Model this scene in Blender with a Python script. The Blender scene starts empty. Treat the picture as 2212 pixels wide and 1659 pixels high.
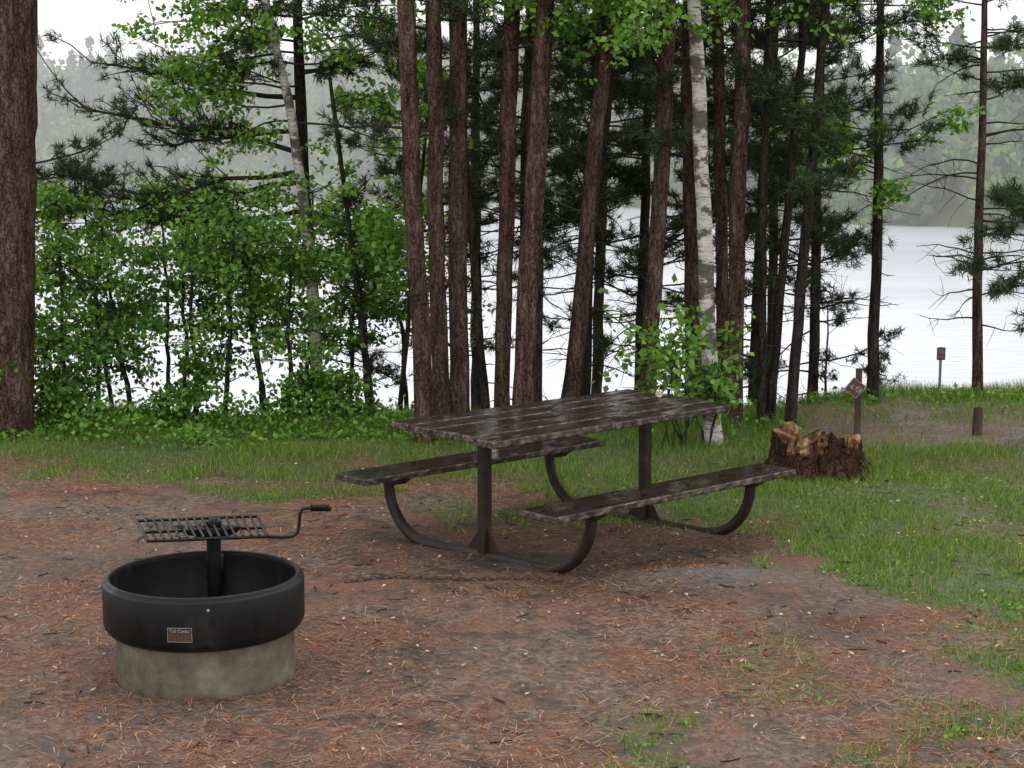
import bpy, math, random
import numpy as np
from mathutils import Vector, Matrix
random.seed(7); rng=np.random.default_rng(7)
sc=bpy.context.scene
sc.view_settings.view_transform='Standard'; sc.view_settings.look='None'; sc.view_settings.exposure=0
col=sc.collection

# ------------------------------------------------------------ mesh helpers
def make_mesh(name, parts, mats, smooth=True):
    """parts: list of (V Nx3, F Mxk, mat index)"""
    Vs=[];L=[];S=[];T=[];M=[];off=0;ls=0
    for V,F,m in parts:
        V=np.asarray(V,float); F=np.asarray(F,int)
        if len(F)==0: continue
        Vs.append(V); k=F.shape[1]
        L.append((F+off).ravel()); S.append(ls+np.arange(len(F))*k); T.append(np.full(len(F),k)); M.append(np.full(len(F),m))
        off+=len(V); ls+=len(F)*k
    V=np.concatenate(Vs);L=np.concatenate(L);S=np.concatenate(S);T=np.concatenate(T);M=np.concatenate(M)
    me=bpy.data.meshes.new(name)
    me.vertices.add(len(V)); me.vertices.foreach_set('co',V.astype(np.float32).ravel())
    me.loops.add(len(L)); me.loops.foreach_set('vertex_index',L.astype(np.int32))
    me.polygons.add(len(S)); me.polygons.foreach_set('loop_start',S.astype(np.int32))
    try: me.polygons.foreach_set('loop_total',T.astype(np.int32))
    except Exception: pass
    me.polygons.foreach_set('material_index',M.astype(np.int32))
    me.polygons.foreach_set('use_smooth',np.full(len(S),smooth))
    for m in mats: me.materials.append(m)
    me.update(calc_edges=True); me.validate()
    return me
def obj(name, me, parent=None, loc=(0,0,0), rot=(0,0,0)):
    o=bpy.data.objects.new(name,me); col.objects.link(o); o.location=loc; o.rotation_euler=rot
    if parent: o.parent=parent
    return o
def unit(v):
    v=np.asarray(v,float); return v/(np.linalg.norm(v,axis=-1,keepdims=True)+1e-9)
def tube(pts,rad,sides=8,closed=False,cap=True,jit=0.0):
    pts=np.asarray(pts,float); n=len(pts); rad=np.broadcast_to(rad,(n,)).astype(float)
    if closed: tan=np.roll(pts,-1,0)-np.roll(pts,1,0)
    else:
        tan=np.gradient(pts,axis=0)
    tan=unit(tan)
    mt=unit(tan.mean(0)) if not closed else np.array([0,0,1.])
    ref=np.array([0,0,1.]) if abs(mt[2])<.8 else np.array([0,1.,0])
    if closed: ref=unit(np.cross(pts[1]-pts[0],pts[2]-pts[1])+1e-6)
    a=unit(np.cross(tan,ref)); b=np.cross(tan,a)
    th=np.arange(sides)/sides*2*math.pi
    R=rad[:,None]*(1+jit*rng.normal(size=(n,sides)))
    V=pts[:,None,:]+R[...,None]*(np.cos(th)[None,:,None]*a[:,None,:]+np.sin(th)[None,:,None]*b[:,None,:])
    V=V.reshape(-1,3)
    i=np.arange(n if closed else n-1); j=np.arange(sides)
    I,J=np.meshgrid(i,j,indexing='ij'); I2=(I+1)%n; J2=(J+1)%sides
    F=np.stack([I*sides+J,I2*sides+J,I2*sides+J2,I*sides+J2],-1).reshape(-1,4)
    return V,F
def capf(V,F,sides,m):
    n=len(V)//sides
    c0=V[:sides].mean(0);c1=V[-sides:].mean(0)
    V2=np.vstack([V[:sides],c0[None],V[-sides:],c1[None]])
    j=np.arange(sides);j2=(j+1)%sides
    F2=np.vstack([np.stack([j,j2,np.full(sides,sides)],-1),np.stack([sides+1+j2,sides+1+j,np.full(sides,2*sides+1)],-1)])
    return (V2,F2,m)
def ctube(pts,rad,sides,m,**k):
    V,F=tube(pts,rad,sides,**k); return [(V,F,m),capf(V,F,sides,m)]
def box(c,s,m=0,rotz=0,bev=0.0,tilt=None):
    sx,sy,sz=[q/2 for q in s]
    if bev>0:
        pts=[];
        for z,ins in ((-sz,bev),(-sz+bev,0),(sz-bev,0),(sz,bev)):
            x=sx-ins;y=sy-ins;b=bev*.6
            pts+= [(-x+b,-y,z),(x-b,-y,z),(x,-y+b,z),(x,y-b,z),(x-b,y,z),(-x+b,y,z),(-x,y-b,z),(-x,-y+b,z)]
        V=np.array(pts);F=[]
        for l in range(3):
            for j in range(8): F.append((l*8+j,l*8+(j+1)%8,(l+1)*8+(j+1)%8,(l+1)*8+j))
        parts=[(F,4)]; caps=[tuple(range(7,-1,-1)),tuple(range(24,32))]
    else:
        V=np.array([(x,y,z) for z in(-sz,sz) for x,y in((-sx,-sy),(sx,-sy),(sx,sy),(-sx,sy))])
        F=[(0,3,2,1),(4,5,6,7),(0,1,5,4),(1,2,6,5),(2,3,7,6),(3,0,4,7)]; caps=None
    if tilt is not None: V=V@np.array(Matrix.Rotation(tilt[0],3,tilt[1])).T
    cz,szn=math.cos(rotz),math.sin(rotz)
    V=V@np.array([[cz,szn,0],[-szn,cz,0],[0,0,1]])+np.array(c)
    out=[(V,np.array(F),m)]
    if caps: out.append((V,np.array(caps),m))
    return out
_tab=rng.random((256,256))
def vnoise(x,y,s,o=0):
    x=np.asarray(x,float)*s+o*17.3+1000; y=np.asarray(y,float)*s+o*9.1+1000
    xi=np.floor(x).astype(int);yi=np.floor(y).astype(int);fx=x-xi;fy=y-yi
    fx=fx*fx*(3-2*fx);fy=fy*fy*(3-2*fy)
    g=lambda a,b:_tab[a%256,b%256]
    return (g(xi,yi)*(1-fx)+g(xi+1,yi)*fx)*(1-fy)+(g(xi,yi+1)*(1-fx)+g(xi+1,yi+1)*fx)*fy
def sstep(a,b,x):
    t=np.clip((x-a)/(b-a),0,1); return t*t*(3-2*t)

# ------------------------------------------------------------ materials
def newmat(name,diffuse=False):
    m=bpy.data.materials.new(name); m.use_nodes=True; nt=m.node_tree; o=nt.nodes['Material Output']
    if diffuse:
        nt.nodes.remove(nt.nodes['Principled BSDF']); p=nt.nodes.new('ShaderNodeBsdfDiffuse'); nt.links.new(p.outputs[0],o.inputs[0]); return m,nt,p,o
    return m,nt,nt.nodes['Principled BSDF'],o
def N(nt,t): return nt.nodes.new(t)
def noise(nt,scale,detail=4,rough=.6,mapscale=None,coord='Object'):
    tc=N(nt,'ShaderNodeTexCoord'); n=N(nt,'ShaderNodeTexNoise'); n.inputs['Scale'].default_value=scale
    n.inputs['Detail'].default_value=detail; n.inputs['Roughness'].default_value=rough
    if mapscale:
        mp=N(nt,'ShaderNodeMapping'); mp.inputs['Scale'].default_value=mapscale
        nt.links.new(tc.outputs[coord],mp.inputs[0]); nt.links.new(mp.outputs[0],n.inputs[0])
    else: nt.links.new(tc.outputs[coord],n.inputs[0])
    return n.outputs['Fac']
def ramp(nt,inp,stops):
    r=N(nt,'ShaderNodeValToRGB'); e=r.color_ramp.elements
    while len(e)<len(stops): e.new(.5)
    for i,(p,c) in enumerate(stops):
        e[i].position=p; e[i].color=(*c,1) if not isinstance(c,(int,float)) else (c,c,c,1)
    nt.links.new(inp,r.inputs[0]); return r.outputs[0]
def mix(nt,f,a,b,mode='MIX'):
    m=N(nt,'ShaderNodeMix'); m.data_type='RGBA'; m.blend_type=mode
    for s,v in ((0,f),(6,a),(7,b)):
        if hasattr(v,'links') or hasattr(v,'is_linked'): nt.links.new(v,m.inputs[s])
        else: m.inputs[s].default_value=v if s==0 else (*v,1)
    return m.outputs[2]
def bump(nt,bs,h,strength,dist=.01):
    b=N(nt,'ShaderNodeBump'); b.inputs['Strength'].default_value=strength; b.inputs['Distance'].default_value=dist
    nt.links.new(h,b.inputs['Height']); nt.links.new(b.outputs[0],bs.inputs['Normal'])
def simple(name,stops,scale=8,rough=.6,bs=.3,bd=.005,ms=None,metal=0,roughstops=None,spec=.5,diffuse=False):
    m,nt,p,o=newmat(name,diffuse); n=noise(nt,scale,5,.65,ms)
    nt.links.new(ramp(nt,n,stops),p.inputs[0])
    if not diffuse:
        p.inputs['Roughness'].default_value=rough; p.inputs['Metallic'].default_value=metal;p.inputs['Specular IOR Level'].default_value=spec
        if roughstops: nt.links.new(ramp(nt,n,roughstops),p.inputs['Roughness'])
    if bs>0:
        n2=noise(nt,scale*5,4,.7,ms); bump(nt,p,n2,bs,bd)
    return m
def leafmat(name,stops,trans=.35,tint=(1.25,1.3,.6),gloss=0):
    m,nt,p,o=newmat(name,True); g=N(nt,'ShaderNodeNewGeometry')
    c=ramp(nt,g.outputs['Random Per Island'],stops)
    nt.links.new(c,p.inputs[0]); out=p.outputs[0]
    if trans>0:
        t=N(nt,'ShaderNodeBsdfTranslucent'); nt.links.new(mix(nt,1.0,c,tint,'MULTIPLY'),t.inputs[0])
        ms=N(nt,'ShaderNodeMixShader'); ms.inputs[0].default_value=trans
        nt.links.new(out,ms.inputs[1]);nt.links.new(t.outputs[0],ms.inputs[2]);out=ms.outputs[0]
    if gloss>0:
        gl=N(nt,'ShaderNodeBsdfGlossy');gl.inputs['Roughness'].default_value=.35;ms=N(nt,'ShaderNodeMixShader'); ms.inputs[0].default_value=gloss
        nt.links.new(out,ms.inputs[1]);nt.links.new(gl.outputs[0],ms.inputs[2]);out=ms.outputs[0]
    nt.links.new(out,o.inputs[0]); return m
M_leaf=leafmat('green_leaf',[(0,(.05,.125,.02)),(.5,(.10,.22,.032)),(1,(.20,.36,.055))],.4,gloss=.025)
M_leafd=leafmat('dark_leaf',[(0,(.03,.078,.018)),(.5,(.06,.145,.028)),(1,(.12,.24,.045))],.4,gloss=.02)
M_needle=leafmat('pine_needle',[(0,(.020,.034,.017)),(.5,(.046,.068,.033)),(1,(.09,.115,.052))],0)
M_grass=leafmat('grass_blade',[(0,(.05,.11,.018)),(.5,(.11,.21,.032)),(.82,(.19,.28,.06)),(1,(.34,.28,.13))],.25,tint=(1.2,1.25,.5))
M_litter=leafmat('dead_needles',[(0,(.08,.032,.02)),(.5,(.22,.085,.042)),(.85,(.36,.165,.08)),(1,(.44,.32,.22))],0)
M_dleaf=leafmat('dead_leaf',[(0,(.09,.045,.025)),(.6,(.28,.14,.08)),(1,(.5,.40,.30))],0)
def barkmat(name,dark,mid,light,sc_=10):
    m,nt,p,o=newmat(name,True)
    n=noise(nt,sc_,5,.7,(1.6,1.6,.3)); n2=noise(nt,sc_*3.5,3,.7,(1.6,1.6,.5))
    tc=N(nt,'ShaderNodeTexCoord');mp=N(nt,'ShaderNodeMapping');mp.inputs['Scale'].default_value=(1.6,1.6,.26)
    v=N(nt,'ShaderNodeTexVoronoi');v.feature='DISTANCE_TO_EDGE';v.inputs['Scale'].default_value=sc_*2.1
    nn=N(nt,'ShaderNodeTexNoise');nn.inputs['Scale'].default_value=14;nn.inputs['Detail'].default_value=2;nt.links.new(tc.outputs['Object'],nn.inputs[0])
    nt.links.new(tc.outputs['Object'],mp.inputs[0]);nt.links.new(mix(nt,.16,mp.outputs[0],nn.outputs['Color']),v.inputs[0])
    crack=ramp(nt,v.outputs['Distance'],[(0,.4),(.10,1.0)])
    c=ramp(nt,n,[(.3,dark),(.5,mid),(.72,light)])
    c=mix(nt,1.0,c,crack,'MULTIPLY')
    c=mix(nt,1.0,c,ramp(nt,n2,[(.35,.6),(.65,1.3)]),'MULTIPLY')
    nt.links.new(c,p.inputs[0]); bump(nt,p,mix(nt,.5,n2,crack),.9,.02); return m
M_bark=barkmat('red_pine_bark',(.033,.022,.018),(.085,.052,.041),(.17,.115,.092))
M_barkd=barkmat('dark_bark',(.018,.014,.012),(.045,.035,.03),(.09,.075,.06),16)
M_stumpbark=barkmat('stump_bark',(.016,.010,.008),(.05,.028,.019),(.11,.065,.045),14)
M_twig=simple('twig',[(.3,(.022,.017,.015)),(.7,(.06,.048,.04))],20,.8,0,diffuse=True)
def birch():
    m,nt,p,o=newmat('birch_bark',True)
    n=noise(nt,4,5,.7,(2.5,2.5,14)); n2=noise(nt,3.4,5,.7,(1,1,1.4))
    c=ramp(nt,n,[(.36,(.04,.035,.03)),(.43,(.34,.31,.27)),(.6,(.52,.49,.45))])
    c=mix(nt,ramp(nt,n2,[(.50,0.),(.55,.9)]),c,(.065,.055,.045))
    nt.links.new(c,p.inputs[0]);bump(nt,p,n,.6,.01);return m
M_birch=birch()

# ------------------------------------------------------------ terrain
def shoreY(x): return np.interp(x,[-400,-60,-10,12,33,70,200,400],[230,212,200,185,134,118,110,100])
def gz(x,y):
    x=np.asarray(x,float);y=np.asarray(y,float)
    crest=13.7+1.5*sstep(1.6,3.6,x)+.3*(vnoise(x,y,.7,3)-.5)
    d=np.clip(y-crest,0,None); near=-(d*d/(d+.8))*.27
    near=np.maximum(near,-5.6)
    near=near+ (vnoise(x,y,1.1,1)-.5)*.05+(vnoise(x,y,4,2)-.5)*.022
    near=near+.05*np.exp(-(((x-.95)/.55)**2+((y-8.75)/.16)**2))+.03*np.exp(-(((x-.4)/.2)**2+((y-8.5)/.12)**2))
    sy=shoreY(x); hill=15+8*vnoise(x,y,.012,5)+5*vnoise(x,y,.03,6)
    hill=np.where(x>20,hill*.6,hill)
    far=-5.6+np.clip(y-sy+6,0,None)*.24; far=np.minimum(far,hill-10)
    return np.where(y>80,far,near)
def grassy(x,y):
    yb=np.interp(x,[-6,-3,-.5,.3,1,1.6,2.0,2.4,3.2],[11.1,11.35,11.3,10.7,10.0,9.2,8.0,6.7,4.7])
    d=y-yb+(vnoise(x,y,1.3,7)-.5)*1.9+(vnoise(x,y,4,8)-.5)*1.6
    g=sstep(-.7,1.2,d)
    g=g*(1-.4*sstep(.55,.8,vnoise(x,y,1.6,31))*(y<12.6)*(x>.5))
    g=g*(1-.92*sstep(12.4,12.9,y)*(1-sstep(14.8,15.3,y))*sstep(2.0,2.7,x)*sstep(.0,.25,vnoise(x,y,1.2,11)))
    patch=sstep(.4,.75,vnoise(x,y,2.6,12))*np.exp(-((x-1.3)/1.1)**2-((y-6.0)/.5)**2)*.9
    patch2=sstep(.62,.82,vnoise(x,y,1.7,13))*sstep(.6,1.6,x)*.4*(y<7.8)
    return np.clip(np.maximum(np.maximum(g,patch),patch2),0,1)
def axis(lo,hi,step,far_lo,far_hi,n=34):
    f=np.arange(lo,hi+1e-6,step)
    a=lo-np.geomspace(step*1.5,lo-far_lo,n)[::-1]; b=hi+np.geomspace(step*1.5,far_hi-hi,n)
    return np.concatenate([a,f,b])
xs=axis(-6,7,.05,-500,500,45); ys=axis(5,17,.05,-120,520,60)
X,Y=np.meshgrid(xs,ys,indexing='xy'); Z=gz(X,Y)
nx,ny=len(xs),len(ys)
V=np.stack([X,Y,Z],-1).reshape(-1,3)
I,J=np.meshgrid(np.arange(ny-1),np.arange(nx-1),indexing='ij')
F=np.stack([I*nx+J,I*nx+J+1,(I+1)*nx+J+1,(I+1)*nx+J],-1).reshape(-1,4)
m,nt,p,o=newmat('campsite_ground')
at=N(nt,'ShaderNodeAttribute');at.attribute_name='grassy'
at2=N(nt,'ShaderNodeAttribute');at2.attribute_name='sandy'
at3=N(nt,'ShaderNodeAttribute');at3.attribute_name='damp'
n1=noise(nt,1.6,4,.65); n2=noise(nt,26,5,.75); n3=noise(nt,90,3,.7); n4=noise(nt,4,5,.75)
dirt=ramp(nt,n2,[(.34,(.038,.025,.019)),(.5,(.112,.078,.058)),(.68,(.25,.185,.14))])
red=ramp(nt,n3,[(.32,(.045,.021,.014)),(.55,(.165,.074,.044)),(.70,(.31,.155,.092))])
c=mix(nt,ramp(nt,n1,[(.42,.05),(.6,.8)]),dirt,red)
c=mix(nt,ramp(nt,n4,[(.38,.85),(.52,0.)]),c,(.034,.024,.019))
c=mix(nt,at2.outputs['Fac'],c,ramp(nt,n2,[(.3,(.065,.058,.054)),(.7,(.16,.146,.137))]))
c=mix(nt,at3.outputs['Fac'],c,mix(nt,1.0,c,(.40,.37,.36),'MULTIPLY'))
gr=ramp(nt,n2,[(.3,(.03,.040,.012)),(.55,(.065,.088,.025)),(.8,(.12,.10,.05))])
c=mix(nt,at.outputs['Fac'],c,gr)
nt.links.new(c,p.inputs['Base Color']);p.inputs['Specular IOR Level'].default_value=.3
nt.links.new(ramp(nt,n4,[(.38,.4),(.55,.9)]),p.inputs['Roughness'])
bump(nt,p,mix(nt,.5,n2,n3),.9,.025)
me=make_mesh('ground',[(V,F,0)],[m])
def attr(n,v):
    a=me.attributes.new(n,'FLOAT','POINT'); a.data.foreach_set('value',np.clip(v,0,1).ravel().astype(np.float32))
attr('grassy',np.where((Y>17)|(Y<4)|(X<-7)|(X>8),.8,grassy(X,Y)))
attr('sandy',np.exp(-(((X-.95)/.6)**2+((Y-8.72)/.17)**2))*1.0+.25*np.exp(-(((X+1.2)/.5)**2+((Y-6.5)/.5)**2)))
attr('damp',(.95*np.exp(-(((X-.3)/1.1)**2+((Y-9.35)/.75)**2)**1.5)+.8*np.exp(-(((X-.6)/.6)**2+((Y-8.4)/.2)**2))+.7*np.exp(-(((X-1.6)/.3)**2+((Y-7.9)/.35)**2))+.6*np.exp(-(((X+.5)/.35)**2+((Y-7.2)/.5)**2))+.5*np.exp(-(((X+2.2)/.5)**2+((Y-8.8)/.4)**2)))*(.35+1.1*vnoise(X,Y,2.2,41)))
obj('ground',me)

# lake
m,nt,p,o=newmat('lake_water')
p.inputs['Roughness'].default_value=.22;p.inputs['IOR'].default_value=1.33
w=noise(nt,1.1,3,.55,(.5,1.6,1)); nt.links.new(ramp(nt,noise(nt,.06,3,.6,(.35,2,1)),[(.35,(.50,.51,.56)),(.65,(.60,.61,.66))]),p.inputs['Base Color'])  # pale streaked base colour imitates the sky's reflection on the water
bump(nt,p,w,.2,.2)
obj('lake',make_mesh('lake',[([(-500,16,-4),(500,16,-4),(500,420,-4),(-500,420,-4)],[(0,1,2,3)],0)],[m]))

# ------------------------------------------------------------ foliage generators
def leaves(C,size,up=.9,aspect=.36,droop=.3):
    n=len(C); C=np.asarray(C)
    nrm=unit(rng.normal(size=(n,3))*np.array([1,1,.6])+np.array([0,0,up]))
    d=unit(rng.normal(size=(n,3))+np.array([0,0,-droop])); d=unit(d-nrm*(d*nrm).sum(1,keepdims=True)); s=np.cross(nrm,d)
    L=(size*rng.uniform(.6,1.25,n))[:,None]
    V=np.stack([C,C+d*L*.42+s*L*aspect+nrm*L*.06,C+d*L,C+d*L*.42-s*L*aspect+nrm*L*.06],1).reshape(-1,3)
    return V,np.arange(4*n).reshape(-1,4)
def tufts(C,A,m=22,L=.11,w=.0032):
    C=np.asarray(C);A=unit(np.asarray(A));n=len(C)
    Cc=np.repeat(C,m,0);Aa=np.repeat(A,m,0)
    d=unit(rng.normal(size=(n*m,3))*.75+Aa*.75+np.array([0,0,.15]))
    Cc=Cc-Aa*rng.uniform(0,.06,(n*m,1))
    s=unit(np.cross(d,rng.normal(size=(n*m,3))))
    l=L*rng.uniform(.65,1.15,(n*m,1))
    V=np.stack([Cc-s*w,Cc+s*w,Cc+d*l],1).reshape(-1,3)
    return V,np.arange(3*n*m).reshape(-1,3)
def wander(p0,d,l,n,jit=.15,g=0.):
    p=np.array(p0,float);d=unit(d);pts=[p.copy()]
    for i in range(n):
        d=unit(d+rng.normal(size=3)*jit+np.array([0,0,g])); p=p+d*l/n; pts.append(p.copy())
    return np.array(pts)
class Tree:
    def __init__(s): s.parts=[];s.leafC=[];s.tC=[];s.tA=[]
    def tube(s,pts,r0,r1,m=0,sides=6,jit=0): 
        V,F=tube(pts,np.linspace(r0,r1,len(pts)),sides,jit=jit); s.parts.append((V,F,m))
    def dec(s,p0,d,l,r,lev=2,g=-.02,nl=16,kids=7,spread=.09):
        n=5 if lev else 3
        pts=wander(p0,d,l,n,.16 if lev else .2,g); s.tube(pts,r,r*.35,1,5 if lev>1 else 3)
        if lev==0:
            t=rng.uniform(.1,1.05,nl)*n; i=np.clip(t.astype(int),0,n-1); f=(t-i)[:,None]
            P=pts[i]*(1-f)+pts[i+1]*f+rng.normal(size=(nl,3))*np.array([spread,spread,spread*.5])*.55
            s.leafC.append(P); return
        dd=unit(pts[-1]-pts[0])
        for k in range(kids):
            t=rng.uniform(.25,1)*n;i=min(int(t),n-1);q=pts[i]+(pts[i+1]-pts[i])*(t-i)
            nd=unit(dd*.7+rng.normal(size=3)*np.array([.8,.8,.35]))
            s.dec(q,nd,l*rng.uniform(.32,.55),r*.45,lev-1,g,nl,max(3,kids-1),spread)
    def bough(s,p0,d,l,r,tw=9,g=.03,dens=4,live=.35):
        n=6;pts=wander(p0,d,l,n,.11,g);s.tube(pts,r,r*.3,1,5)
        for k in range(tw):
            t=(live+(1-live)*rng.random())*n;i=min(int(t),n-1);q=pts[i]+(pts[i+1]-pts[i])*(t-i)
            dd=unit(pts[min(i+1,n)]-pts[i]); side=unit(np.cross(dd,[0,0,1]))*(1 if rng.random()<.5 else -1)
            nd=unit(dd*.6+side*rng.uniform(.3,1)+np.array([0,0,rng.uniform(-.2,.45)]))
            tl=l*rng.uniform(.15,.38); tp=wander(q,nd,tl,3,.2,.06); s.tube(tp,r*.35,r*.15,1,3)
            for a in range(dens):
                f=rng.uniform(.35,1)*3;j=min(int(f),2);c=tp[j]+(tp[j+1]-tp[j])*(f-j)
                s.tC.append(c+rng.normal(size=3)*.025);s.tA.append(tp[j+1]-tp[j]+rng.normal(size=3)*.05)
            s.tC.append(tp[-1]);s.tA.append(tp[-1]-tp[-2])
    def dead(s,p0,d,l,r,g=-.03,kids=4):
        pts=wander(p0,d,l,6,.14,g);s.tube(pts,r,r*.25,1,4)
        for k in range(kids):
            i=rng.integers(1,6);nd=unit(unit(pts[-1]-pts[0])+rng.normal(size=3)*.6)
            s.tube(wander(pts[i],nd,l*rng.uniform(.2,.45),3,.2,g),r*.4,r*.12,1,3)
    def finish(s,name,bark,leaf=None,leafsize=.06,needle=None,up=.9,m=15,L=.11,twig=None,w=.004):
        mats=[bark,twig or M_twig,leaf or M_leaf,needle or M_needle]; P=list(s.parts)
        if s.leafC: V,F=leaves(np.concatenate(s.leafC),leafsize,up); P.append((V,F,2))
        if s.tC: V,F=tufts(np.array(s.tC),np.array(s.tA),m,L,w); P.append((V,F,3))
        return obj(name,make_mesh(name,P,mats))
def hd(az,up=0): return np.array([math.cos(az),math.sin(az),up])
def trunk_pts(x0,y0,x1,h,z1=3.43,step=.25,dy=0,wob=.012):
    z0=float(gz(x0,y0))-.15; zs=np.arange(z0,h,step); t=(zs-z0)/(z1-z0)
    t=np.where(t>1,1+(t-1)*.35,t)
    x=x0+(x1-x0)*t+wob*np.cumsum(rng.normal(size=len(zs)))*.5; y=y0+dy*t+wob*np.cumsum(rng.normal(size=len(zs)))*.5
    return np.stack([x,y,zs],-1)
def trunk(T,pts,r0,r1,sides=14,flare=.35,jit=.035,z1=3.4):
    z=pts[:,2]-pts[0,2]; r=r0+(r1-r0)*np.clip(z/z1,0,1); r=np.where(z>z1,r1*(1-.6*(z-z1)/(z.max()-z1+.01)),r)
    r=r*(1+flare*np.exp(-z/.18)); V,F=tube(pts,r,sides,jit=jit); T.parts.append((V,F,0))
def at_z(pts,z): return np.array([np.interp(z,pts[:,2],pts[:,k]) for k in range(3)])

# shared crown for the tall pines (child part of each)
T=Tree()
for k in range(20):
    z=rng.uniform(-4.0,.3); T.bough((0,0,z),hd(rng.uniform(0,6.28),.15),rng.uniform(.6,1.7)*(1-.12*(z+4.0)),.02,7,.03,4)
V1,F1=tufts(np.array(T.tC),np.array(T.tA),6,.16,.010)
crown_me=make_mesh('crown',[(a,b,0) for a,b,c in T.parts]+[(V1,F1,1)],[M_twig,M_needle])

tall=[ # x0,y,x_at_3.4m,r0,r1
(-.68,12.9,-.80,.080,.064),(-.56,13.2,-.63,.070,.060),(-.43,13.4,-.425,.082,.070),
(-.09,13.4,.0,.064,.064),(.07,13.1,.265,.092,.072),(.19,13.9,.235,.066,.06),(.45,13.5,.76,.074,.06),
(1.11,13.7,1.27,.073,.065),(1.58,14.2,1.49,.08,.07),(1.85,13.7,1.85,.066,.068),(1.86,14.4,1.76,.055,.052)]
for i,(x0,y0,x1,r0,r1) in enumerate(tall):
    T=Tree();pts=trunk_pts(x0,y0,x1,11.0);trunk(T,pts,r0,r1)
    for k in range(7):
        z=rng.uniform(1.0,4.0);az=rng.uniform(0,6.28);q=at_z(pts,z)
        T.dead(q,hd(az,rng.uniform(-.1,.3)),rng.uniform(.25,.7),.008)
    for k in range(3):
        z=rng.uniform(2.4,4.5);T.bough(at_z(pts,z),hd(rng.uniform(.2,2.9),.05),rng.uniform(.7,1.2),.014,9,.0,4)
    o=T.finish('pine_tree',M_bark)
    c=obj('crown',crown_me,o,tuple(pts[-1]),(0,0,rng.uniform(0,6))); s=rng.uniform(.7,.95); c.scale=(s,s,1.1)
# slim leaning pines
for (x0,y0,x1,r0,r1) in [(-.20,13.8,-.54,.038,.028),(.39,14.0,.86,.035,.026),(2.10,13.8,2.09,.036,.028),(2.19,13.9,2.43,.042,.03),(2.32,13.7,2.56,.050,.036)]:
    T=Tree();pts=trunk_pts(x0,y0,x1,5.5,wob=.02);trunk(T,pts,r0,r1,10,.3)
    for k in range(15):
        z=rng.uniform(1.9,4.4);T.bough(at_z(pts,z),hd(rng.uniform(0,6.28),.1),rng.uniform(.4,.9),.01,8,.03,4)
    for k in range(8):
        z=rng.uniform(.6,2.4);T.dead(at_z(pts,z),hd(rng.uniform(0,6.28),.1),rng.uniform(.2,.6),.006)
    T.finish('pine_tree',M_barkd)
# big near trunk at the left
T=Tree();pts=trunk_pts(-4.12,13.2,-3.93,12,wob=.006,step=.12);trunk(T,pts,.235,.215,28,.18,.02)
o=T.finish('pine_tree',M_bark); obj('crown',crown_me,o,tuple(pts[-1]),(0,0,2)).scale=(1.5,1.5,1.5)

# background pines down the bank, live dark boughs
bg=[(-1.75,15.0,-1.87,.06,1.3,3,14),(-.9,16.5,-.95,.05,1.3,0,22),(.1,17.0,.15,.05,1.4,0,22),(.75,16.5,.8,.05,1.2,0,22),(1.35,17.5,1.4,.06,.5,0,24),(1.75,16.0,1.7,.05,1.4,0,22),
    (2.35,16.0,2.4,.05,1.0,0,28),(2.85,15.6,2.9,.05,1.2,0,26),(1.0,19.5,1.0,.07,1.3,0,20),(-.4,19.0,-.4,.07,1.4,0,18),(3.0,19,3.0,.06,1.7,0,14)]
for (x0,y0,x1,r,zm,sp,nb) in bg:
    T=Tree();pts=trunk_pts(x0,y0,x1,4.8);trunk(T,pts,r,r*.8,10)
    for k in range(nb):
        z=zm+ (4.3-zm)*rng.random()**1.15
        T.bough(at_z(pts,z),hd(rng.uniform(0,6.28),rng.uniform(-.1,.25)),rng.uniform(.6,1.25),.013,11,.02,5,.3)
    for k in range(14):
        z=rng.uniform(-.6,zm+.8);T.dead(at_z(pts,z),hd(rng.uniform(0,6.28),.05),rng.uniform(.4,1.0),.010,kids=5)
    for k in range(5):
        z=rng.uniform(.2,zm+.3);T.bough(at_z(pts,z),hd(rng.uniform(-.6,.4) if rng.random()<.5 else rng.uniform(2.6,3.8),-.15),rng.uniform(.6,1.),.01,6,-.01,4,.55)
    if sp:
        for z,l,u in [(1.75,2.0,.05),(2.0,1.9,.02),(2.25,2.1,.0),(2.75,1.8,.1),(2.45,1.2,.05),(2.1,2.3,.1)]:
            T.bough(at_z(pts,z),hd(math.pi+rng.uniform(-.25,.3),u),l,.026,22,-.005,5,.3)
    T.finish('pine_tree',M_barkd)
# pine behind the big left trunk: boughs at the left edge
T=Tree();pts=trunk_pts(-4.45,14.6,-4.4,7);trunk(T,pts,.07,.06,10)
for k in range(9):
    z=rng.uniform(1.4,2.6);T.bough(at_z(pts,z),hd(rng.uniform(-.7,.7),.0),rng.uniform(.7,1.1),.013,9,.0,4)
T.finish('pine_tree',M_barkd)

# birches
T=Tree()
P0=np.array([(-1.66,14.3,-.3),(-1.69,14.3,.19),(-1.71,14.3,.8),(-1.76,14.3,1.5),(-1.81,14.3,2.0),(-1.89,14.3,2.65),(-2.05,14.3,3.35),(-2.2,14.35,4.2),(-2.2,14.4,5.5),(-2.25,14.4,6.5)])
zz=np.arange(-.3,6.4,.15);pts=np.stack([np.interp(zz,P0[:,2],P0[:,k]) for k in range(2)]+[zz],-1)
trunk(T,pts,.055,.036,12,.2)
for k in range(26):
    z=rng.uniform(2.4,4.2);az=rng.uniform(2.4,3.9) if k%3 else rng.uniform(-.6,.6);T.dec(at_z(pts,z),hd(az,.12),rng.uniform(.6,1.35),.011,2,-.03,12,5)
T.finish('birch_tree',M_birch,M_leaf,.060)
T=Tree();pts=trunk_pts(1.60,12.8,1.43,8,wob=.008,step=.15);trunk(T,pts,.068,.052,14,.3,.03)
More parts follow.
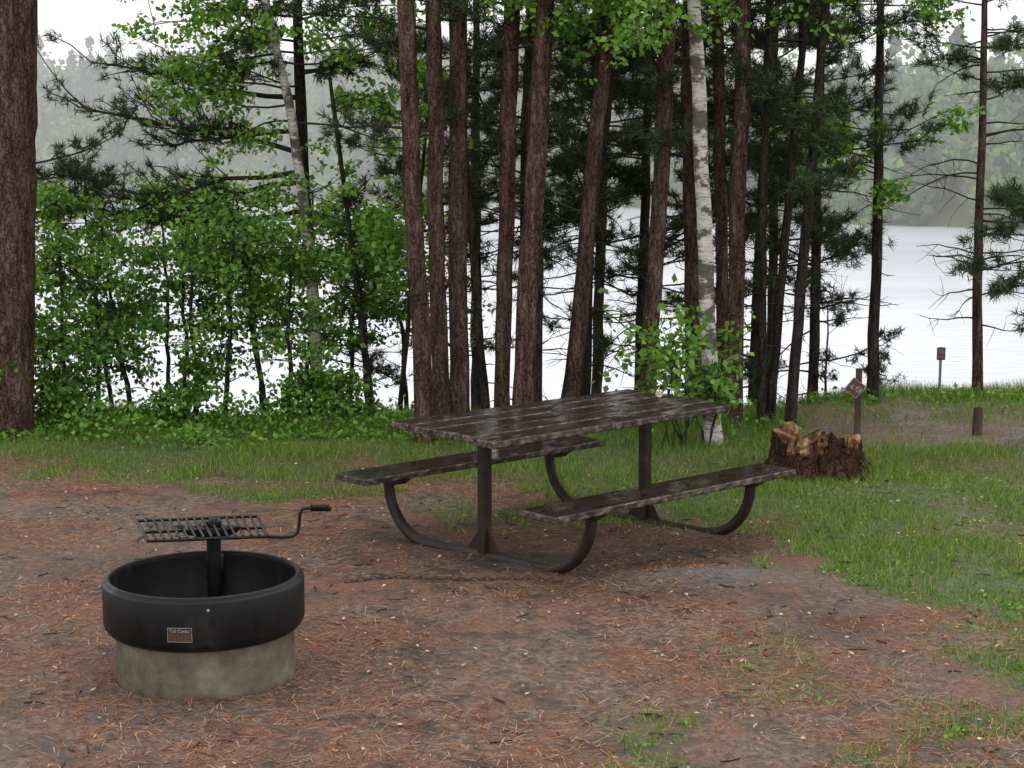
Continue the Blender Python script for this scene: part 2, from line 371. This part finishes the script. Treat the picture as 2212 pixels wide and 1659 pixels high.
for k in range(17):
    z=rng.uniform(3.3,4.6);az=rng.uniform(2.5,4.2) if k%3 else rng.uniform(0,6.28)
    T.dec(at_z(pts,z),hd(az,.1),rng.uniform(.8,1.7),.011,2,-.09,12,6)
T.finish('birch_tree',M_birch,M_leaf,.062)
T=Tree()
for x0,x1,z1 in [(-1.13,-1.34,1.4),(-1.17,-1.32,1.2),(-1.01,-.86,1.05)]:
    pts=np.stack([np.interp(np.linspace(-.4,3.0,20),[-.4,z1,3.0],[x0,x1,x1+.2*np.sign(x1-x0)]),14.0+.03*rng.normal(size=20),np.linspace(-.4,3.0,20)],-1)
    T.tube(pts,.026,.010,0,8)
    for k in range(9):
        T.dec(at_z(pts,rng.uniform(1.0,3.0)),hd(rng.uniform(0,6.28),.3),rng.uniform(.3,.6),.006,1,-.02,12,6)
T.finish('birch_tree',M_barkd,M_leaf,.06)

# deciduous saplings on the left bank
sap=[(-3.9,14.3,2.0),(-3.65,15.0,1.9),(-3.25,14.0,1.75),(-3.0,15.2,1.9),(-2.69,14.1,1.6),(-2.49,14.0,1.8),(-2.3,15.2,1.9),(-2.12,14.2,1.7),(-1.95,14.0,1.6),(-1.5,15.0,1.9),(-1.25,14.6,1.6),(-4.1,14.0,1.2),(-3.95,13.6,.8),(-3.5,13.9,1.1),(-.95,15.3,1.7),(-3.4,16.2,2.0),(-2.1,16.2,2.0),(-1.7,13.7,.45),(-1.45,13.8,.4),(-2.8,13.8,.5),(-3.7,13.5,.5)]
for (x0,y0,h) in sap:
    T=Tree();pts=trunk_pts(x0,y0,x0+rng.uniform(-.25,.25),h,wob=.03,step=.15 if h>.6 else .08,z1=2.5);T.tube(pts,.026,.009,0,6)
    zl=.1 if h<1.3 else .5
    for k in range(int(9+6*h)):
        z=rng.uniform(zl,h);az=rng.uniform(0,6.28)
        T.dec(at_z(pts,z),hd(az,rng.uniform(.0,.35)),rng.uniform(.3,.72)*(1 if h>.6 else .45),.006,1,-.02,14,7,.1)
    for k in range(3): T.dead(at_z(pts,rng.uniform(.1,.8)),hd(rng.uniform(0,6.28),.3),rng.uniform(.2,.5),.005)
    T.finish('maple_sapling',M_barkd,M_leaf if rng.random()<.75 else M_leafd,.055)
# right deciduous tree
T=Tree();pts=trunk_pts(3.29,15.0,3.25,7);trunk(T,pts,.056,.036,10)
for k in range(14):
    z=rng.uniform(1.9,2.7) if k<8 else rng.uniform(3.2,4.2)
    T.dec(at_z(pts,z),hd(rng.uniform(2.4,6.6),.2),rng.uniform(.4,.85),.008,2,0.,11,5)
for k in range(12): T.dead(at_z(pts,rng.uniform(.5,2.6)),hd(rng.uniform(0,6.28),.0),rng.uniform(.2,.6),.006)
T.finish('oak_tree',M_barkd,M_leaf,.058)
# right sparse pine
T=Tree();pts=trunk_pts(4.37,15.4,4.30,7);trunk(T,pts,.054,.03,10)
for k in range(38):
    z=rng.uniform(.6,3.4);T.dead(at_z(pts,z),hd(rng.choice([0,math.pi])+rng.uniform(-.8,.8),.1),rng.uniform(.3,.95),.009,-.04,5)
for k in range(20):
    z=rng.uniform(2.4,4.6);T.bough(at_z(pts,z),hd(rng.uniform(0,6.28),.1),rng.uniform(.4,.9),.009,8,.02,3)
T.finish('pine_tree',M_bark)
# right-edge pine, mostly boughs entering the frame
T=Tree();pts=trunk_pts(4.12,12.9,4.2,6);trunk(T,pts,.06,.05,10)
for k in range(26):
    z=rng.uniform(.9,3.8);T.bough(at_z(pts,z),hd(rng.uniform(0,6.28),.05),rng.uniform(.3,.7),.01,8,-.01,4)
T.finish('pine_tree',M_barkd)
# little pines near the shore
for x0,y0,h in [(3.0,15.6,.9),(3.45,15.4,.6)]:
    T=Tree();pts=trunk_pts(x0,y0,x0,h,step=.1);T.tube(pts,.015,.006,0,5)
    for k in range(14): T.bough(at_z(pts,rng.uniform(.05,h)),hd(rng.uniform(0,6.28),.4),rng.uniform(.15,.35),.004,4,.05,1)
    T.finish('pine_sapling',M_barkd,m=14,L=.07)
# leafy shoots at the birch foot
T=Tree()
for k in range(13):
    p0=(1.42+rng.uniform(-.28,.12),12.75+rng.uniform(-.15,.1),0);T.dec(p0,(rng.uniform(-.3,.1),rng.uniform(-.15,.15),1),rng.uniform(.6,1.15),.008,1,.02,11,8,.09)
T.finish('leafy_shrub',M_twig,M_leaf,.07)

# undergrowth on the crest
C=[]
for k in range(330):
    x=rng.uniform(-4.6,-.6);y=13.25+rng.uniform(-.6,1.0)+.2*math.sin(x*3);h=.26*float(sstep(.35,.8,vnoise(x,y,1.8,20)))+.02
    n=rng.integers(8,26);b=np.array([x,y,float(gz(x,y))])
    C.append(b+np.stack([rng.normal(size=n)*.11,rng.normal(size=n)*.11,rng.uniform(.01,h+.05,n)],-1))
for k in range(90):
    x=rng.uniform(-.6,4.6);y=13.2+rng.uniform(-.2,.8)+(1.2 if x>2.3 else 0);n=rng.integers(6,18);b=np.array([x,y,float(gz(x,y))])
    C.append(b+np.stack([rng.normal(size=n)*.09,rng.normal(size=n)*.09,rng.uniform(.01,.12,n)],-1))
V1,F1=leaves(np.concatenate(C),.052,1.2)
C=[]
for k in range(520):
    x=rng.uniform(-.2,3.4);y=rng.uniform(5.6,11.5)
    if grassy(x,y)<rng.uniform(.1,.5): continue
    n=rng.integers(4,10);b=np.array([x,y,float(gz(x,y))]);C.append(b+np.stack([rng.normal(size=n)*.025,rng.normal(size=n)*.025,rng.uniform(.005,.02,n)],-1))
V2,F2=leaves(np.concatenate(C),.026,1.2)
obj('undergrowth',make_mesh('undergrowth',[(V1,F1,0),(V2,F2,0)],[M_leaf]))

# ------------------------------------------------------------ grass
n=480000
x=rng.uniform(-5.5,6.2,n);y=rng.uniform(5.4,16.2,n)
g=grassy(x,y)*(.1+1.2*vnoise(x,y,3,21))
k=(rng.random(n)<g)&(np.abs(x)<.34*y+.6)
x=x[k];y=y[k];z=gz(x,y);n=len(x)
hgt=rng.uniform(.02,.065,n)*(.4+1.3*vnoise(x,y,1.7,22))*(1+1.3*sstep(12.5,14.5,y)); az=rng.uniform(0,6.28,n);w=.0032
s=np.stack([np.cos(az),np.sin(az),0*az],-1)*w; ln=np.stack([rng.normal(size=n),rng.normal(size=n),0*az],-1)*(hgt*.45)[:,None]
b=np.stack([x,y,z-.004],-1);u=np.zeros((n,3));u[:,2]=hgt
V=np.stack([b-s,b+s,b+u+ln],1).reshape(-1,3)
obj('grass',make_mesh('grass',[(V,np.arange(3*n).reshape(-1,3),0)],[M_grass]))
# ------------------------------------------------------------ needle litter
n=80000
x=rng.uniform(-4,4,n);y=rng.uniform(5.3,12.5,n)**1.0
dn=(1-.7*grassy(x,y))*(.10+1.2*sstep(.38,.72,vnoise(x,y,1.4,23)))*(1-.7*np.exp(-(((x-.3)/1.0)**2+((y-9.3)/.7)**2)))
k=(rng.random(n)<dn)&(np.abs(x)<.34*y+.5);x=x[k];y=y[k];n=len(x);z=gz(x,y)+rng.uniform(.002,.010,n)
az=rng.uniform(0,6.28,n);l=rng.uniform(.012,.042,n);d=np.stack([np.cos(az),np.sin(az),rng.normal(size=n)*.12],-1)*l[:,None];s=np.stack([-np.sin(az),np.cos(az),0*az],-1)*.0013
b=np.stack([x,y,z],-1)
V=np.stack([b-d-s,b+d-s,b+d+s,b-d+s],1).reshape(-1,3)
obj('pine_needle_litter',make_mesh('litter',[(V,np.arange(4*n).reshape(-1,4),0)],[M_litter]))
n=2200;x=rng.uniform(-3.5,3.8,n);y=rng.uniform(5.5,12,n);C=np.stack([x,y,gz(x,y)+.010],-1)
V,F=leaves(C,.026,4.0,.3,0)
obj('fallen_leaves',make_mesh('fallen_leaves',[(V,F,0)],[M_dleaf]))
P=[]
for k in range(420):
    x=rng.uniform(-3,3.4);y=rng.uniform(5.6,11);r=rng.uniform(.004,.013);a=rng.uniform(0,6.28);l=rng.uniform(.008,.05)
    c=np.array([x,y,float(gz(x,y))+.006]);d=hd(a)*l
    P+=ctube([c-d,c+rng.normal(size=3)*.004,c+d],[r*.3,r*.35,r*.25],5,0)
obj('twig_debris',make_mesh('twigs',P,[M_twig]))

# ------------------------------------------------------------ distant forest
Vd=[[],[]];cnt=0
while cnt<900:
    x=rng.uniform(-125,115);y=float(shoreY(x))-3+rng.random()**1.4*140
    if abs(x)>.36*y+8: continue
    cnt+=1;z=max(float(gz(x,y)),-4);con=rng.random()<.4;h=rng.uniform(6,10) if not con else rng.uniform(7,12)
    if y-shoreY(x)<12: h*=.7
    m_=200;u=rng.random(m_)
    if con: r=(1-u)*h*.2*rng.random(m_)**.4; zz=u*h; th=rng.uniform(0,6.28,m_); q=np.stack([r*np.cos(th),r*np.sin(th),zz],-1)
    else:
        lob=rng.normal(size=(8,3))*np.array([h*.17,h*.17,h*.22])+np.array([0,0,h*.5]); q=lob[rng.integers(0,8,m_)]+rng.normal(size=(m_,3))*h*.085
    Vd[int(con)].append(q+np.array([x,y,z]))
ps=[]
for ki in (0,1):
    V,F=leaves(np.concatenate(Vd[ki]),.85,.4,.45); ps.append((V,F,ki))
M_fd=leafmat('far_deciduous',[(0,(.10,.18,.06)),(1,(.19,.30,.10))],0)  # both far foliage colours paled to paint in haze beyond the mist volume
M_fc=leafmat('far_conifer',[(0,(.07,.10,.07)),(1,(.11,.15,.10))],0)
obj('distant_forest',make_mesh('forest',ps,[M_fd,M_fc]))
m=bpy.data.materials.new('mist');m.use_nodes=True;nt=m.node_tree;nt.nodes.remove(nt.nodes['Principled BSDF'])
vs=N(nt,'ShaderNodeVolumeScatter');vs.inputs['Density'].default_value=.0038;vs.inputs['Color'].default_value=(1,1,1,1)
nt.links.new(vs.outputs[0],nt.nodes['Material Output'].inputs['Volume'])
obj('mist',make_mesh('mist',box((0,235,20),(700,340,56)),[m],False))

# ------------------------------------------------------------ fire ring
E=bpy.data.objects.new('fire_ring',None);col.objects.link(E);RX,RY=-1.353,7.08;E.location=(RX,RY,0)
M_steel=simple('black_steel',[(.35,(.003,.003,.0034)),(.58,(.0055,.0052,.0052)),(.7,(.02,.017,.0155))],7,.5,.3,.003,(1,1,.35),0,[(.35,.34),(.7,.7)],.2)
M_conc=simple('concrete',[(.3,(.06,.050,.038)),(.55,(.13,.108,.083)),(.75,(.20,.17,.135))],7,.85,.5,.006,diffuse=True)
M_ash=simple('ash',[(.35,(.012,.011,.010)),(.6,(.03,.028,.026)),(.8,(.12,.11,.10))],12,.9,.8,.03,diffuse=True)
def lathe(prof,seg=96,m=0,wob=0):
    th=np.arange(seg)/seg*2*math.pi; V=[]
    for r,z in prof: V.append(np.stack([(r+wob*(vnoise(th*3,z*20,1,4)-.5))*np.cos(th),(r+wob*(vnoise(th*3,z*20,1,4)-.5))*np.sin(th),np.full(seg,z)+wob*.0],-1))
    V=np.concatenate(V);n=len(prof);I,J=np.meshgrid(np.arange(n-1),np.arange(seg),indexing='ij');J2=(J+1)%seg
    return V,np.stack([I*seg+J,I*seg+J2,(I+1)*seg+J2,(I+1)*seg+J],-1).reshape(-1,4),m
obj('steel_ring',make_mesh('steel_ring',[lathe([(.392,.215),(.408,.219),(.424,.232),(.434,.25),(.4365,.258),(.437,.43),(.434,.436),(.425,.438),(.423,.444),(.419,.452),(.412,.455),(.405,.452),(.401,.445),(.400,.43),(.398,.24),(.384,.225),(.380,.16)])],[M_steel]),E)
obj('concrete_base',make_mesh('concrete_base',[lathe([(.30,.0),(.396,-.06),(.393,.03),(.391,.08),(.389,.15),(.388,.218),(.386,.221),(.383,.221)],96,0,.006)],[M_conc]),E)
obj('ash_bed',make_mesh('ash_bed',[lathe([(.382,.17),(.3,.19),(.2,.2),(.1,.215),(.001,.22)],48,0,.0)],[M_ash]),E)
gp=[];z=.592
A=np.array([-.385,.42]);B=np.array([.16,.52]);Cq=np.array([.265,.11]);D=np.array([-.245,.02])
A3,B3,C3,D3=[np.array([q[0],q[1],z]) for q in (A,B,Cq,D)]
for a,b in ((A3,B3),(B3,C3),(C3,D3),(D3,A3)): gp+=ctube([a,(a+b)/2,b],.0075,8,0)
for k in range(1,15):
    t=k/15; a=A3+(B3-A3)*t;b=D3+(C3-D3)*t; gp+=ctube([a+[0,0,.006],(a+b)/2+[0,0,.006],b+[0,0,.006]],.0065,8,0)
a=A3*.5+D3*.5;b=B3*.5+C3*.5;gp+=ctube([a-[0,0,.008],(a+b)/2-[0,0,.008],b-[0,0,.008]],.007,6,0)
obj('cooking_grate',make_mesh('grate',gp,[M_steel]),E)
gp=[];pz=(-.015,.335)
gp+=ctube([(pz[0],pz[1],.20),(pz[0],pz[1],.45),(pz[0],pz[1],.612)],.033,20,0)
gp+=ctube([(pz[0],pz[1],.612),(pz[0],pz[1],.618),(pz[0],pz[1],.625)],[.024,.022,.015],20,0)
gp+=box((pz[0],pz[1]+.03,.38),(.075,.05,.13),0,0,.004)
V=np.array([(-.13,.2,.583),(.11,.2,.583),(.11,.36,.583),(-.13,.36,.583),(-.05,.27,.545),(.02,.27,.545),(.02,.35,.545),(-.05,.35,.545)])
gp.append((V,np.array([(0,1,2,3),(7,6,5,4),(0,4,5,1),(1,5,6,2),(2,6,7,3),(3,7,4,0)]),0))
obj('grate_post',make_mesh('grate_post',gp,[M_steel],True),E)
hp=[(.255,.12,.59),(.33,.125,.585),(.375,.13,.588),(.395,.135,.60),(.402,.14,.63),(.408,.14,.69),(.418,.14,.708),(.44,.14,.714),(.54,.14,.716)]
gp=ctube(hp,.0075,8,0)
t=np.linspace(0,1,90);cx=.455+.09*t;th=t*9*2*math.pi
gp+=ctube(np.stack([cx,.14+.014*np.cos(th),.7155+.014*np.sin(th)],-1),.0042,6,0)
obj('handle',make_mesh('handle',gp,[M_steel]),E)
gp=[]
for k in range(8):
    c=np.array([rng.uniform(-.3,.12),rng.uniform(.1,.42),.605]);d=hd(rng.uniform(0,6.28))*rng.uniform(.01,.03)
    gp+=ctube([c-d,c+[0,0,.004],c+d],[.004,.007,.004],5,0)
obj('charred_bits',make_mesh('charred_bits',gp,[M_steel]),E)
gp=[]
for k in range(7):
    c=np.array([rng.uniform(-.2,.2),rng.uniform(-.1,.25),.225]);d=hd(rng.uniform(0,6.28),.1)*rng.uniform(.06,.13)
    gp+=ctube([c-d,c,c+d],[.018,.024,.016],7,0,jit=.1)
obj('charred_wood',make_mesh('charred_wood',gp,[M_ash]),E)
M_pl=simple('label_metal',[(.3,(.02,.014,.012)),(.7,(.04,.025,.02))],40,.4,0)
M_pw=simple('label_paint',[(.3,(.19,.17,.155)),(.7,(.29,.27,.25))],40,.5,0)
M_pr=simple('label_red',[(.3,(.10,.028,.018)),(.7,(.14,.05,.03))],40,.5,0)
LB=bpy.data.objects.new('label_plate',None);col.objects.link(LB);LB.parent=E;LB.location=(-.022,-.4405,.305);LB.rotation_euler=(math.radians(90),0,math.radians(-2.5))
gp=box((0,0,0),(.104,.062,.002),0);
gp+=box((0,.0295,.0015),(.100,.0018,.002),1)+box((0,-.0295,.0015),(.100,.0018,.002),1)+box((-.0505,0,.0015),(.0016,.0615,.002),1)+box((.0505,0,.0015),(.0016,.0615,.002),1)
for k in range(3):
    for q in range(6): gp+=box((-.037+q*.0148+rng.uniform(-.001,.001),-.002-k*.0095,.0015),(rng.uniform(.008,.013),.004,.001),2)
obj('plate',make_mesh('plate',gp,[M_pl,M_pw,M_pr],False),LB)
cu=bpy.data.curves.new('lettering','FONT');cu.body='Tall Cedar';cu.size=.0205;cu.align_x='CENTER';cu.align_y='CENTER';cu.extrude=.0005
cu.materials.append(M_pw);to=bpy.data.objects.new('lettering',cu);col.objects.link(to);to.parent=LB;to.location=(0,.016,.0022)
b=lathe([(.001,.006),(.005,.005),(.007,0)],12);o=obj('bolt',make_mesh('bolt',[b],[M_pw]),E,(.095,-.4275,.405),(math.radians(90),0,math.radians(12)))

# ------------------------------------------------------------ picnic table
PT=bpy.data.objects.new('picnic_table',None);col.objects.link(PT);PT.location=(.335,9.66,0);PT.rotation_euler=(0,0,math.radians(42))
def wetwood():
    m,nt,p,o=newmat('wet_painted_wood')
    g=N(nt,'ShaderNodeNewGeometry')
    a=noise(nt,5,5,.7,(1,9,9)); b=noise(nt,4,5,.7,(1,2.2,1)); f=noise(nt,20,4,.7,(.3,1.2,1))
    c=ramp(nt,a,[(.3,(.006,.0035,.0028)),(.55,(.017,.0095,.0068)),(.78,(.042,.025,.018))])
    c=mix(nt,1.0,c,ramp(nt,g.outputs['Random Per Island'],[(0,.75),(1,1.25)]),'MULTIPLY')
    c=mix(nt,ramp(nt,f,[(.73,0.),(.76,.8)]),c,(.12,.105,.09))
    nt.links.new(c,p.inputs['Base Color']);nt.links.new(ramp(nt,b,[(.40,.04),(.5,.2),(.56,.6)]),p.inputs['Roughness'])
    nt.links.new(ramp(nt,b,[(.40,.40),(.54,.05)]),p.inputs['Specular IOR Level'])
    bump(nt,p,a,.25,.003);return m
M_wood=wetwood()
M_worn=simple('worn_wood_edge',[(.35,(.014,.009,.007)),(.5,(.05,.036,.028)),(.62,(.14,.115,.095))],16,.7,.4,.003,(1,2,2),spec=.2)
M_frame=simple('brown_steel',[(.3,(.012,.0075,.006)),(.6,(.026,.016,.012)),(.8,(.062,.040,.029))],9,.5,.2,.002,spec=.22)
def plank(c,s,rz=0,bev=.006):
    """bevelled board: side faces get the worn material"""
    (V,F,_),(V2,C2,_)=box(c,s,0,rz,bev)
    return [(V,F[:16],1),(V,F[16:],1),(V2,C2,0)]
TL,TW=1.94,.89
pw=TW/5
gp=[]
for k in range(5):
    dx=rng.uniform(-.010,.010)
    gp+=plank((dx-.01,-TW/2+pw*(k+.5),.735+rng.uniform(-.003,.003)),(TL,pw-.013,.040),rng.uniform(-.003,.003))
obj('tabletop',make_mesh('tabletop',gp,[M_wood,M_worn],False),PT)
for s,dx in ((1,-.08),(-1,.06)):
    obj('bench',make_mesh('bench',plank((dx,s*.73,.385),(1.98,.28,.038)),[M_wood,M_worn],False),PT)
gp=[]
def wedge(cx,cy,half,zt,hh,wd):
    V=[];
    for xx in (cx-wd/2,cx+wd/2): V+=[(xx,cy-half,zt),(xx,cy+half,zt),(xx,cy+half*.55,zt-hh),(xx,cy-half*.55,zt-hh)]
    return [(np.array(V),np.array([(0,1,2,3),(7,6,5,4),(0,4,5,1),(1,5,6,2),(2,6,7,3),(3,7,4,0)]),0)]
SK=-.09
for ex in (-.66,.66):
    gp+=box((ex,0,.36),(.060,.060,.70),0,0,.005)
    gp+=wedge(ex,0,.38,.712,.045,.075)
    for s in (1,-1): gp+=wedge(ex+SK*s,s*.73,.125,.365,.04,.09)
    R=.33;yo=.77
    pts=[(yo,.355),(yo,.33)]
    for a in np.linspace(0,math.pi/2,14): pts.append((yo-R+R*math.cos(a),-.004+R-R*math.sin(a)))
    pts=[(ex+SK*y_/yo,y_,z_) for y_,z_ in pts]
    mid=[(ex+SK*yy/yo,yy,-.004) for yy in (.2,0,-.2)]
    full=pts+mid+[(2*ex-x_,-y_,z_) for x_,y_,z_ in pts[::-1]]
    gp+=ctube(full,.032,14,0)
    for s in (1,-1):
        V=np.array([(ex-.004,s*.03,.015),(ex-.004,s*.03,.17),(ex-.004,s*.15,.015),(ex+.004,s*.03,.015),(ex+.004,s*.03,.17),(ex+.004,s*.15,.015)])
        gp.append((V,np.array([(0,1,2),(5,4,3)]),0));gp.append((V,np.array([(0,3,4,1),(1,4,5,2),(2,5,3,0)]),0))
obj('frame',make_mesh('frame',gp,[M_frame],False),PT)
M_pale=simple('pale_wood',[(.3,(.26,.21,.14)),(.7,(.42,.36,.26))],20,.7,0)
o=obj('wood_slice',make_mesh('wood_slice',ctube([(0,0,-.007),(0,0,0),(0,0,.007)],.022,18,0),[M_pale]),None,(.92,10.25,.777),(math.radians(75),0,.3))
# chain
gp=[];M_rust=simple('rusty_chain',[(.3,(.03,.014,.010)),(.7,(.10,.042,.025))],30,.8,0)
n=34
for k in range(n):
    t=k/(n-1);x=-.88+1.12*t;y=8.66-.06*t+.03*math.sin(t*9);zc=float(gz(x,y))+.009
    th=np.arange(10)/10*2*math.pi; u=.022*np.cos(th);v=.009*np.sin(th)
    if k%2: q=np.stack([x+u,y+v,zc+0*u],-1)
    else: q=np.stack([x+u,y+0*u,zc+v],-1)
    V,F=tube(q,.004,5,closed=True);gp.append((V,F,0))
obj('chain',make_mesh('chain',gp,[M_rust]))

# ------------------------------------------------------------ stump
seg=72;th=np.arange(seg)/seg*2*math.pi;rows=[]
top=.27+.04*np.array([math.sin(3*t+1)+.6*math.sin(7*t) for t in th])+rng.normal(size=seg)*.014-.09*np.clip(np.cos(th),0,1)
root=1+.12*np.sin(5*th+1)+.05*np.sin(11*th)
for f in np.linspace(0,1,14):
    r=(.275+.13*np.exp(-f*5)*(1+1.0*np.clip(np.cos(th+.3),0,1)))*root*(1+rng.normal(size=seg)*.02)
    rows.append(np.stack([r*np.cos(th)*1.1,r*np.sin(th),-.05+(top+.05)*f],-1))
inn=[]
for f,zz in ((.86,-.01),(.6,-.05),(.3,-.09),(.02,-.06)):
    r=.275*root*f*(1+rng.normal(size=seg)*.04)
    inn.append(np.stack([r*np.cos(th)*1.1,r*np.sin(th),top*.8+zz+.03+rng.normal(size=seg)*.022],-1))
V=np.concatenate(rows+inn);nr=len(rows)+len(inn);I,J=np.meshgrid(np.arange(nr-1),np.arange(seg),indexing='ij');J2=(J+1)%seg
F=np.stack([I*seg+J,I*seg+J2,(I+1)*seg+J2,(I+1)*seg+J],-1).reshape(-1,4)
aj=th[J.ravel()]
mi=(I.ravel()>=13)|((I.ravel()>=8)&(aj>3.6)&(aj<4.6)&(rng.random(len(aj))<.8))
m,nt,p,o=newmat('rotten_wood',True);a=noise(nt,14,5,.7,(1,1,.5));b=noise(nt,5,3)
c=ramp(nt,a,[(.3,(.03,.016,.010)),(.5,(.14,.075,.04)),(.62,(.34,.22,.12)),(.75,(.58,.46,.31))]);nt.links.new(mix(nt,ramp(nt,b,[(.46,0.),(.58,.85)]),c,(.028,.015,.011)),p.inputs[0]);bump(nt,p,a,.9,.03);M_rot=m
E2=obj('tree_stump',make_mesh('tree_stump',[(V,F[~mi],0),(V,F[mi],1)],[M_stumpbark,M_rot],False),None,(2.20,11.75,0),(0,0,.2))
gp=[]
for k in range(30):
    a=rng.uniform(0,6.28);r=rng.uniform(.08,.25);c=np.array([r*math.cos(a),r*math.sin(a),.20])
    gp+=box(c,(rng.uniform(.01,.035),.010,rng.uniform(.05,.13)),0,rng.uniform(0,3),0,(rng.uniform(-.4,.4),'X'))
for k in range(60):
    a=rng.uniform(0,6.28);r=rng.uniform(.3,.75);x=r*math.cos(a);y=r*math.sin(a)
    gp+=box((x,y,.012+float(gz(2.20+x,11.75+y))),(rng.uniform(.015,.05),rng.uniform(.008,.02),.006),0,rng.uniform(0,3))
obj('splinters',make_mesh('splinters',gp,[M_rot],False),E2)

# ------------------------------------------------------------ signs, posts
M_brown=simple('sign_brown',[(.3,(.06,.02,.014)),(.7,(.09,.032,.022))],12,.5,0)
M_white=simple('sign_white',[(.3,(.35,.3,.28)),(.7,(.45,.4,.37))],12,.5,0)
M_post=simple('weathered_post',[(.3,(.04,.028,.022)),(.6,(.09,.065,.05)),(.8,(.14,.11,.09))],10,.8,.5,.006,(2,2,.5),diffuse=True)
SG=bpy.data.objects.new('no_parking_sign',None);col.objects.link(SG);SG.location=(2.82,13.33,0);SG.rotation_euler=(0,0,math.radians(-8))
obj('post',make_mesh('post',box((0,0,.22),(.05,.05,.62),0,0,.004),[M_post],False),SG)
FC=bpy.data.objects.new('sign_face',None);col.objects.link(FC);FC.parent=SG;FC.location=(-.03,-.032,.375);FC.rotation_euler=(math.radians(90),0,0)
def rot2(parts,a):
    R=np.array(Matrix.Rotation(a,3,'Z')).T;return [(np.asarray(V)@R,F,m) for V,F,m in parts]
gp=box((0,0,0),(.126,.126,.006),0,0,.001)
for (c,s) in (((0,.059,.004),(.122,.0022,.001)),((0,-.059,.004),(.122,.0022,.001)),((.059,0,.004),(.0022,.115,.001)),((-.059,0,.004),(.0022,.115,.001))): gp+=box(c,s,1)
gp=rot2(gp,math.radians(52))
th=np.arange(28)/28*2*math.pi
V,F=tube(np.stack([.028+.022*np.cos(th),-.012+.022*np.sin(th),.005+0*th],-1),.0024,6,closed=True);gp.append((V,F,1))
gp+=ctube([(.013,.003,.005),(.028,-.012,.005),(.043,-.027,.005)],.0024,6,1)
gp+=box((-.028,.005,.004),(.009,.028,.001),1,.4)+box((-.016,.020,.004),(.016,.006,.001),1,.4)
obj('panel',make_mesh('panel',gp,[M_brown,M_white],False),FC)
SG=bpy.data.objects.new('shore_sign',None);col.objects.link(SG);sx,sy=5.74,22.;SG.location=(sx,sy,0);gzz=float(gz(sx,sy))
M_gs=simple('galvanised_steel',[(.3,(.08,.08,.075)),(.7,(.14,.14,.135))],12,.5,0)
obj('post',make_mesh('post',box((0,0,(-.33+gzz)/2),(.03,.03,-.33-gzz),0),[M_gs],False),SG)
obj('panel',make_mesh('panel',box((0,-.02,-.42),(.115,.006,.17),0,0,.001)+box((0,-.0245,-.39),(.07,.002,.06),1)+box((0,-.0245,-.46),(.08,.002,.02),1),[M_brown,M_gs],False),SG)
gz0=float(gz(3.79,13.3))
obj('wooden_bollard',make_mesh('bollard',ctube([(0,0,-.1),(0,0,.05),(0,0,.15),(0,0,.222)],[.042,.04,.038,.036],14,0,jit=.03),[M_post]),None,(3.79,13.3,gz0))

# ------------------------------------------------------------ world, sun, camera
w=bpy.data.worlds.new('World');sc.world=w;w.use_nodes=True;nt=w.node_tree;bg_=nt.nodes['Background']
sky=N(nt,'ShaderNodeTexSky');sky.sky_type='NISHITA';sky.sun_disc=False;el=math.radians(58);az=math.radians(20);sky.sun_elevation=el;sky.sun_rotation=az
hs=N(nt,'ShaderNodeHueSaturation');hs.inputs['Saturation'].default_value=.3;nt.links.new(sky.outputs[0],hs.inputs['Color'])
mx=mix(nt,.85,hs.outputs[0],(17.0,17.1,17.2));nt.links.new(mx,bg_.inputs[0]);bg_.inputs[1].default_value=.125
sl=bpy.data.lights.new('sun','SUN');sl.energy=1.0;sl.angle=math.radians(25);sl.color=(1,.97,.93);so=bpy.data.objects.new('sun',sl);col.objects.link(so)
sd=Vector((math.sin(az)*math.cos(el),math.cos(az)*math.cos(el),math.sin(el)));so.rotation_euler=sd.to_track_quat('Z','Y').to_euler()
cam=bpy.data.cameras.new('camera');cam.lens=58.2;cam.sensor_width=36;cam.clip_end=2000
co=bpy.data.objects.new('camera',cam);col.objects.link(co);co.location=(0,0,2.3);co.rotation_euler=(math.radians(90-8.1),0,0)
sc.camera=co
